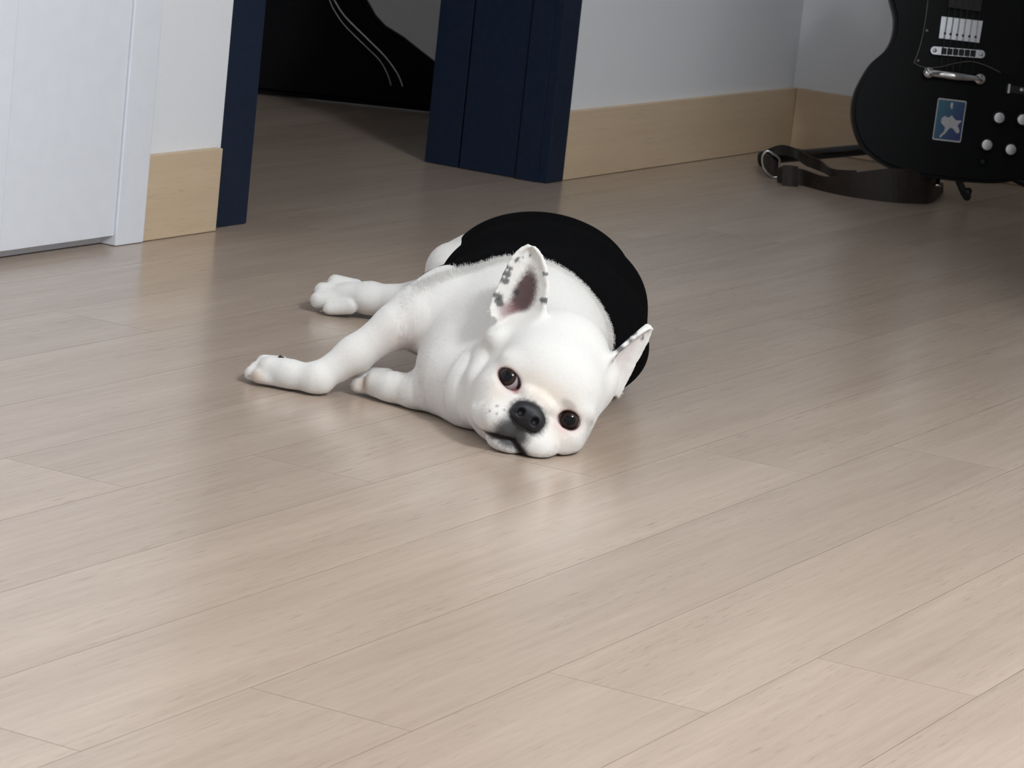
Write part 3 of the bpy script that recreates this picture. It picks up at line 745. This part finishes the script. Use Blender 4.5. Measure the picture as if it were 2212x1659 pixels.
# pickguard
pg_px = [(2004, 0), (1999, 40), (1993, 75), (1984, 110), (1974, 135), (1985, 142), (2005, 147), (2033, 144), (2067, 136), (2099, 133), (2130, 142), (2161, 157)]
pg = [UV(*p) for p in pg_px]; t_ = UV(2004, 0)
pgo = [(p.x, p.y) for p in smooth_curve([(u, v, 0) for u, v in pg[:5]], 4)]+[(p.x, p.y) for p in smooth_curve([(u, v, 0) for u, v in pg[4:]], 4)][1:]
pgo += [(.098, pg[-1][1]-.004), (.105, pg[-1][1]+.03), (.095, pg[-1][1]+.10), (.085, v_top-.05), (.028, v_top-.02), (-.028, v_top-.02), (t_[0]+.002, v_top-.06)]
guard = gpoly('pickguard', pgo, .0002, .0022, M_guard)
gtube('pickguard_edge', [(u, v, .0021) for u, v in pgo[:-7]], .00045, M_edge, guard, 6)
for px, py in ((2002, 66), (1983, 131)):
    u, v = UV(px, py); gcyl('screw', u, v, .002, .0030, .0024, .0018, M_edge, guard, 14)
# pickup
def quad(pxs): return [UV(*p) for p in pxs]
pk = gpoly('pickup', quad([(2033, 36), (2122, 46), (2114, 93), (2027, 83)]), .002, .0075, M_chrome, bev=.0012, seg=2); pk['label'] = 'chrome pickup cover'
for px, py in ((2040, 73), (2052, 74.5), (2066, 76), (2079, 77.8), (2092.5, 79.2), (2106, 80.5)):
    u, v = UV(px, py); gcyl('pole_screw', u, v, .0065, .0079, .0021, .0021, M_black, pk, 14)
# bridge
def capsule_poly(a, b, r, n=10):
    a, b = Vector((*a, 0)), Vector((*b, 0)); t = (b-a).normalized(); nn = Vector((-t.y, t.x, 0)); out = []
    for c, s0 in ((a, 1), (b, -1)):
        for k in range(n+1):
            th = math.pi*k/n; p = c+nn*math.cos(th)*r*s0-t*math.sin(th)*r*s0; out.append((p.x, p.y))
    return out
A_, B_ = UV(2017, 110), UV(2117, 118)
br = gpoly('bridge', capsule_poly(A_, B_, .0066), .006, .0125, M_chrome, bev=.0010, seg=2); br['label'] = 'chrome bridge with six saddles'
for k in range(6):
    f = .20+.125*k; u, v = A_[0]+(B_[0]-A_[0])*f, A_[1]+(B_[1]-A_[1])*f
    gpoly('saddle', [(u-.0042, v-.0052), (u+.0042, v-.0052), (u+.0042, v+.0052), (u-.0042, v+.0052)], .0118, .0140, M_black, br)
for P_ in (A_, B_):
    gcyl('bridge_post', P_[0], P_[1], 0, .0135, .0042, .0036, M_chrome, br, 20)
# stop tailpiece
A_, B_ = UV(2004, 158), UV(2114, 172)
tp = gtube('tailpiece', [(A_[0], A_[1], .010), (A_[0]*.5+B_[0]*.5, A_[1]*.5+B_[1]*.5, .0105), (B_[0], B_[1], .010)], .0072, M_chrome, seg=20); tp['label'] = 'chrome stop tailpiece'
for P_ in (A_, B_):
    st = gcyl('stud', P_[0], P_[1], 0, .0165, .0095, .0090, M_chrome, tp, 28)
    gpoly('stud_slot', [(P_[0]-.0050, P_[1]+.0032), (P_[0]-.0036, P_[1]+.0046), (P_[0]+.0050, P_[1]-.0032), (P_[0]+.0036, P_[1]-.0046)], .0160, .0169, M_black, tp)
# strings
M_string = noise_col(new_mat('dull_string', (.05, .05, .055), .5), (.03, .03, .033), (.06, .06, .065), nscale=200)
for k in range(6):
    f = -.5+k/5; gtube('string', [(f*.052, UV(2061, 165)[1], .0155), (f*.052, UV(2067, 114)[1], .0146), (f*.050, v_top-.10, .0125), (f*.036, v_top+.40, .0115), (f*.05, v_top+.47, .004)], .00030+.00005*(5-k), M_string, None, 6)
# knobs, switch, jack
M_knobtop = noise_col(new_mat('brushed_knob_top', (.62, .60, .60), .35, 1.0), (.50, .49, .49), (.70, .68, .68), nscale=400)
for px, py in ((2159, 254.5), (2209.5, 258.5), (2132.5, 313), (2184, 323)):
    q = GP(px, py, .019)-G0; u, v = q.dot(GX), q.dot(GZ)
    kb = gcyl('knob', u, v, 0, .018, .0130, .0105, M_black, None, 32); kt = gcyl('knob_top', u, v, .0178, .0192, .0088, .0086, M_knobtop, kb, 32); kt['label'] = 'silver knob cap'
u, v = UV(2196, 194)
sw = gpoly('switch_plate', [(u-.0175, v-.006), (u+.0175, v-.006), (u+.0175, v+.006), (u-.0175, v+.006)], 0, .0012, M_black)
gpoly('switch_end', [(u-.0150, v-.0075), (u-.0115, v-.0075), (u-.0115, v+.0075), (u-.0150, v+.0075)], .001, .005, M_knobtop, sw)
gcyl('switch_tip', u+.007, v, .001, .012, .003, .0038, M_knobtop, sw, 16)
u, v = UV(2122.5, 349); jk = gtube('jack_ring', [(u+.0075*math.cos(a), v+.0075*math.sin(a), .0008) for a in [2*math.pi*k/24 for k in range(25)]], .0012, M_gloss); jk['label'] = 'output jack'
gcyl('jack_hole', u, v, .0001, .0006, .0034, .0034, M_black, jk, 16)
u0, v0 = 0, L[0][1]; gtube('strap_button', [(0, v0+.002, -.019), (0, v0-.008, -.019), (0, v0-.010, -.019), (0, v0-.013, -.019)], [.0035, .0035, .0065, .0065], M_chrome, None, 16)
# sticker with white border and white figure
def rrect(corners, r, n=5):
    C_ = [Vector((*c, 0)) for c in corners]; out = []
    for i, c in enumerate(C_):
        p, q = (C_[i-1]-c).normalized(), (C_[(i+1) % 4]-c).normalized(); o = c+(p+q)*r
        for k in range(n+1):
            th = math.pi/2*k/n; w = o-q*r*math.cos(th)-p*r*math.sin(th); out.append((w.x, w.y))
    return out
SK = [UV(*p) for p in ((2026.5, 211), (2088.5, 218.5), (2075, 308.5), (2013.5, 301.5))]
cen = Vector((sum(p[0] for p in SK)/4, sum(p[1] for p in SK)/4, 0))
M_white = noise_col(new_mat('white_print', (.55, .54, .56), .5), (.50, .49, .51), (.60, .59, .61), nscale=300)
M_grad = new_mat('teal_blue_print', (.02, .1, .2), .4)
tc = nd(M_grad, 'ShaderNodeTexCoord'); mp = nd(M_grad, 'ShaderNodeVectorMath', operation='DOT_PRODUCT'); mp.inputs[1].default_value = tuple((GX*.85-GZ*.35)*22)
ad = nd(M_grad, 'ShaderNodeMath', operation='SUBTRACT'); ad.inputs[1].default_value = float((MG @ cen).dot((GX*.85-GZ*.35)*22))
cr = nd(M_grad, 'ShaderNodeValToRGB'); cr.color_ramp.elements[0].position = 0; cr.color_ramp.elements[1].position = 1
cr.color_ramp.elements[0].color = (.018, .14, .19, 1); cr.color_ramp.elements[1].color = (.022, .030, .17, 1); x = cr.color_ramp.elements.new(.5); x.color = (.018, .075, .19, 1)
hf = nd(M_grad, 'ShaderNodeMath', operation='ADD'); hf.inputs[1].default_value = .5
geo = nd(M_grad, 'ShaderNodeNewGeometry')
lk(M_grad, geo.outputs['Position'], mp.inputs[0]); lk(M_grad, mp.outputs['Value'], ad.inputs[0]); lk(M_grad, ad.outputs[0], hf.inputs[0]); lk(M_grad, hf.outputs[0], cr.inputs[0]); lk(M_grad, cr.outputs[0], M_grad.node_tree.nodes['Principled BSDF'].inputs['Base Color'])
stk = gpoly('sticker', rrect(SK, .003), .0002, .0007, M_white); stk['label'] = 'blue and teal sticker with a white border and figure'
inner = [((Vector((*p, 0))-cen)*.93+cen) for p in SK]
inner = [cen+(Vector((*p, 0))-cen).normalized()*((Vector((*p, 0))-cen).length-.0030) for p in SK]
gpoly('sticker_print', rrect([(p.x, p.y) for p in inner], .002), .0007, .00085, M_grad, stk)
def stk_poly(pts): return [UV(1990+x*.07838, 190+y*.07838) for x, y in pts]
gpoly('sticker_figure', stk_poly([(560, 840), (640, 770), (740, 820), (800, 790), (840, 750), (880, 810), (940, 880), (1010, 900), (1090, 890), (1110, 930), (1040, 980), (1000, 1050), (1040, 1130), (1050, 1210), (1010, 1260), (950, 1230), (900, 1160), (860, 1110), (800, 1100), (760, 1130), (700, 1200), (640, 1270), (570, 1320), (540, 1365), (500, 1350), (510, 1300), (590, 1240), (640, 1160), (650, 1080), (600, 1020), (540, 950)]), .00085, .0010, M_white, stk)
gpoly('sticker_mark', stk_poly([(850, 395), (885, 430), (870, 480), (865, 560), (845, 585), (815, 560), (800, 490), (815, 420)]), .00085, .0010, M_white, stk)

# ------------------------------------------------------------------ guitar stand
M_stand = noise_col(new_mat('black_tube', (.008, .008, .009), .25), (.007, .007, .008), (.011, .011, .012), nscale=50)
base_pt = MG @ Vector((0, L[0][1], -.019))
def WPt(px, py, rho, zmin=None):
    d = ray(px, py); s = rho/(d[0]*FH[0]+d[1]*FH[1]); v = Vector((d[0]*s, d[1]*s, HCAM+d[2]*s))
    if zmin is not None: v.z = max(v.z, zmin)
    return v
std = tag(empty('guitar_stand', Vector((base_pt.x, base_pt.y, 0))), 'black tubular guitar stand with rubber feet, under the black guitar', 'stand')
hub = WPt(2035, 307, 5.31)
def leg(foot, top, r=.0098):
    foot = Vector(foot); t = (foot-top).normalized()
    lg = tube('leg', [top, foot], r, M_stand, std, 16); lg['label'] = 'black tube leg'
    tube('rubber_foot', [foot-t*.018, foot-t*.002, foot+t*.010], [.0135, .0145, .0125], M_black, lg, 16)
fl = on_floor(1652, 361, 0); foot_l = Vector((fl.x, fl.y, .0145))
top_l = hub.copy()
leg(foot_l, top_l)
foot_r = foot_l+ (hub-foot_l)*2; foot_r = hub+RHv*.24-FHv*.10; foot_r.z = .0145
leg(foot_r, top_l)
foot_b = hub+FHv*.13; foot_b.z = .0145; leg(foot_b, hub+Vector((0, 0, .10)))
post_top = G0+GZ*.50-GN*.075
tube('post', [hub, hub+Vector((0, 0, .10)), post_top], .009, M_stand, std, 16)
for sg in (-1, 1):
    P = MG @ Vector((sg*.050, L[1][1]-.001, 0)); q = P-GN*.019
    lo_ = Vector((q.x, q.y, q.z-.016))
    tube('cradle_arm', smooth_curve([hub, lo_-GN*.03, lo_+GN*.004, lo_+GN*.012+Vector((0, 0, .004))], 6), .0062, M_black, std, 12)
bm = bmesh.new(); bmesh.ops.create_uvsphere(bm, u_segments=20, v_segments=14, radius=.020, matrix=Matrix.Translation(hub)); from_bm('hub', bm, M_black, std, True)
tube('neck_yoke', smooth_curve([post_top-RHv*.045+FHv*-.05, post_top-RHv*.04, post_top, post_top+RHv*.04, post_top+RHv*.045+FHv*-.05], 5), .006, M_black, std, 10)

# ------------------------------------------------------------------ strap on the floor
M_strap = noise_col(new_mat('dark_brown_leather', (.018, .011, .009), .55), (.014, .009, .008), (.024, .015, .012), nscale=120, bump=.2, bdist=.0005)
strap = tag(empty('guitar_strap', on_floor(1850, 423)), 'dark brown leather guitar strap with a metal buckle, lying on the floor', 'strap')
def strip(name, rows, mat, parent, th=.0028):
    """strap standing on edge: rows of (x, y_low, y_up, distance); extruded by its thickness"""
    lo_c = smooth_curve([WPt(x, yl, r, .0006) for x, yl, yu, r in rows], 6); up_c = smooth_curve([WPt(x, yu, r, .004) for x, yl, yu, r in rows], 6)
    n = len(lo_c); bm = bmesh.new(); R = []
    for i in range(n):
        t = (lo_c[min(i+1, n-1)]-lo_c[max(i-1, 0)]); t.normalize(); w = (up_c[i]-lo_c[i]).normalized(); nn = t.cross(w).normalized()
        R.append([bm.verts.new(p) for p in (lo_c[i]+nn*th/2, lo_c[i]-nn*th/2, up_c[i]-nn*th/2, up_c[i]+nn*th/2)])
    for i in range(n-1):
        for k in range(4): bm.faces.new((R[i][k], R[i][(k+1) % 4], R[i+1][(k+1) % 4], R[i+1][k]))
    bm.faces.new(R[0][::-1]); bm.faces.new(R[-1]); bmesh.ops.recalc_face_normals(bm, faces=bm.faces)
    return from_bm(name, bm, mat, parent, smooth=False)
rf = lambda x, y: float(np.dot(np.array(on_floor(x, y)), FH))
strip('band', [(1680, 394, 362, rf(1680, 394)), (1700, 399, 360, rf(1700, 399)), (1735, 402, 366, rf(1735, 402)), (1773, 412, 379, rf(1773, 412)), (1798, 418, 381, rf(1798, 418)), (1850, 428, 372, rf(1850, 428)), (1926, 438, 364, rf(1926, 438)), (1985, 441, 368, rf(1985, 441)), (2012, 438, 378, rf(2012, 438)), (2026, 424, 392, rf(2026, 424)), (2036, 416, 396, rf(2036, 416))], M_strap, strap)
rb = rf(1700, 385)
strip('band', [(1683, 392, 352, rb-.012), (1664, 382, 338, rb-.020), (1652, 366, 330, rb+.01), (1660, 340, 322, rb+.04), (1688, 335, 313, rb+.05), (1718, 342, 320, rb+.06), (1742, 358, 333, rb+.05), (1772, 370, 346, rb+.02), (1798, 384, 364, rf(1798, 418)+.012), (1850, 424, 368, rf(1850, 428)+.006)], M_strap, strap)
bo = tube('buckle', smooth_curve([WPt(1682, 379, rb-.02), WPt(1684, 352, rb-.024), WPt(1683, 343, rb-.026), WPt(1672, 334, rb-.030), WPt(1658, 326, rb-.032), WPt(1648, 336, rb-.032), WPt(1647, 352, rb-.030), WPt(1652, 366, rb-.028), WPt(1666, 382, rb-.024, .003), WPt(1678, 388, rb-.022, .003), WPt(1682, 379, rb-.02)], 5), .0019, M_silver, strap, 10); bo['label'] = 'silver metal buckle'
strip('keeper', [(1690, 400, 357, rf(1690, 400)-.001), (1706, 402, 357, rf(1706, 402)-.001), (1722, 403, 359, rf(1722, 403)-.001)], M_strap, strap, th=.007)

# ------------------------------------------------------------------ short fur of the dog
V = BV; Qd = BQ; rng = np.random.default_rng(11)
P4 = V[Qd]; fn = np.cross(P4[:, 2]-P4[:, 0], P4[:, 3]-P4[:, 1]); ar = np.linalg.norm(fn, axis=1)*.5; fn = fn/(2*ar[:, None]+1e-12)
# normals outward
vn = np.zeros_like(V)
for k in range(4): np.add.at(vn, Qd[:, k], fn*ar[:, None])
vn /= np.linalg.norm(vn, axis=1)[:, None]+1e-9
cen_f = P4.mean(1); hc = headco(cen_f)
onhead = np.clip(1-sst(np.linalg.norm(hc-np.array([0, -.03, 0]), axis=1), .075, .11), 0, 1)
ybf = qc[0]+qc[1]*cen_f[:, 0]+qc[2]*cen_f[:, 2]+qc[3]*cen_f[:, 0]**2
covered = (cen_f[:, 1] > ybf-.0035) & (cen_f[:, 0] > -.115) & (cen_f[:, 1] < 3.50) 
mouthz = (np.hypot(hc[:, 0]/.034, (hc[:, 2]+.022)/.038) < 1) & (hc[:, 1] > -.012)
eyez = (np.hypot((np.abs(hc[:, 0])-.035)/.0165, hc[:, 2]/.0125) < 1) & (hc[:, 1] > -.02)
ear_m = np.zeros(len(Qd))
for E in (EAR_R, EAR_L):
    ss = np.where(np.all((cen_f > E[0].min(0)-.004) & (cen_f < E[0].max(0)+.004), axis=1))[0]
    for i in range(0, len(ss), 4000):
        dd = np.sqrt(((cen_f[ss[i:i+4000], None]-E[0][None])**2).sum(2)); jm = dd.argmin(1); ear_m[ss[i:i+4000]] = np.maximum(ear_m[ss[i:i+4000]], (dd.min(1) < .005)*(E[1][jm, 0] > .08))
wgt = ar*(1-ear_m)*(cen_f[:, 2] > .006)*(~covered)*(~mouthz)*(~eyez)*(fn[:, 1] < .55)
NH = 240000
pick = rng.choice(len(Qd), NH, p=wgt/wgt.sum())
r1, r2 = rng.random((2, NH, 1)); root = P4[pick, 0]*(1-r1)*(1-r2)+P4[pick, 1]*r1*(1-r2)+P4[pick, 2]*r1*r2+P4[pick, 3]*(1-r1)*r2
nrm = vn[Qd[pick, 0]]; colr = C[Qd[pick, 0]]
flow_b = np.array([.05, 1.0, -.35]); hp = headco(root)
flow_h = root-HC(0, .03, -.015)
oh = onhead[pick][:, None]
fl = flow_h/(np.linalg.norm(flow_h, axis=1)[:, None]+1e-9)*oh+unit(flow_b)*(1-oh)
isleg = root[:, 0] < -.12
fl[isleg] = unit([-1, .1, -.3])
fl += rng.normal(size=(NH, 3))*.16
fl -= nrm*(fl*nrm).sum(1)[:, None]; fl /= np.linalg.norm(fl, axis=1)[:, None]+1e-9
near_edge = np.exp(-((root[:, 1]-(qc[0]+qc[1]*root[:, 0]+qc[2]*root[:, 2]+qc[3]*root[:, 0]**2)+.007)/.010)**2)*(root[:, 0] > -.11)
near_jaw = np.exp(-(np.linalg.norm(hp-np.array([.058, -.035, .012]), axis=1)/.022)**2)
LH = (.0034+.0030*rng.random(NH))*(1-.25*oh[:, 0])*(1-.35*isleg)+.0075*near_edge*rng.random(NH)**2+.006*near_jaw*rng.random(NH)
lift = (.10+.10*rng.random(NH)+.25*near_jaw+.5*near_edge)[:, None]
K = 4; pts = np.zeros((NH, K, 3))
for k in range(K):
    t = k/(K-1); pts[:, k] = root-nrm*.0004+fl*(LH[:, None]*t)+nrm*(LH[:, None]*lift*(t-.55*t*t))
pts[..., 2] = np.maximum(pts[..., 2], .0012)
hcv = bpy.data.hair_curves.new('fur'); hcv.add_curves([K]*NH)
hcv.points.foreach_set('position', loc2world(pts.reshape(-1, 3)).astype(np.float32).ravel())
rad = np.tile(np.array([.00010, .00009, .00006, .00002]), NH)
if 'radius' not in hcv.attributes: hcv.attributes.new('radius', 'FLOAT', 'POINT')
hcv.attributes['radius'].data.foreach_set('value', rad.astype(np.float32))
hat = hcv.attributes.new('Col', 'FLOAT_COLOR', 'POINT')
hat.data.foreach_set('color', np.repeat(np.concatenate([colr, np.ones((NH, 1))], 1), K, axis=0).astype(np.float32).ravel())
M_hair = new_mat('white_hair', (.75, .74, .72), .8, spec=.05)
ha = nd(M_hair, 'ShaderNodeAttribute', attribute_name='Col'); lk(M_hair, ha.outputs['Color'], M_hair.node_tree.nodes['Principled BSDF'].inputs['Base Color'])
hcv.materials.append(M_hair)
fur = bpy.data.objects.new('fur', hcv); COL.objects.link(fur); fur.parent = dog; fur.matrix_parent_inverse = Matrix.Translation(dog.location).inverted()
tag(fur, kind='stuff')
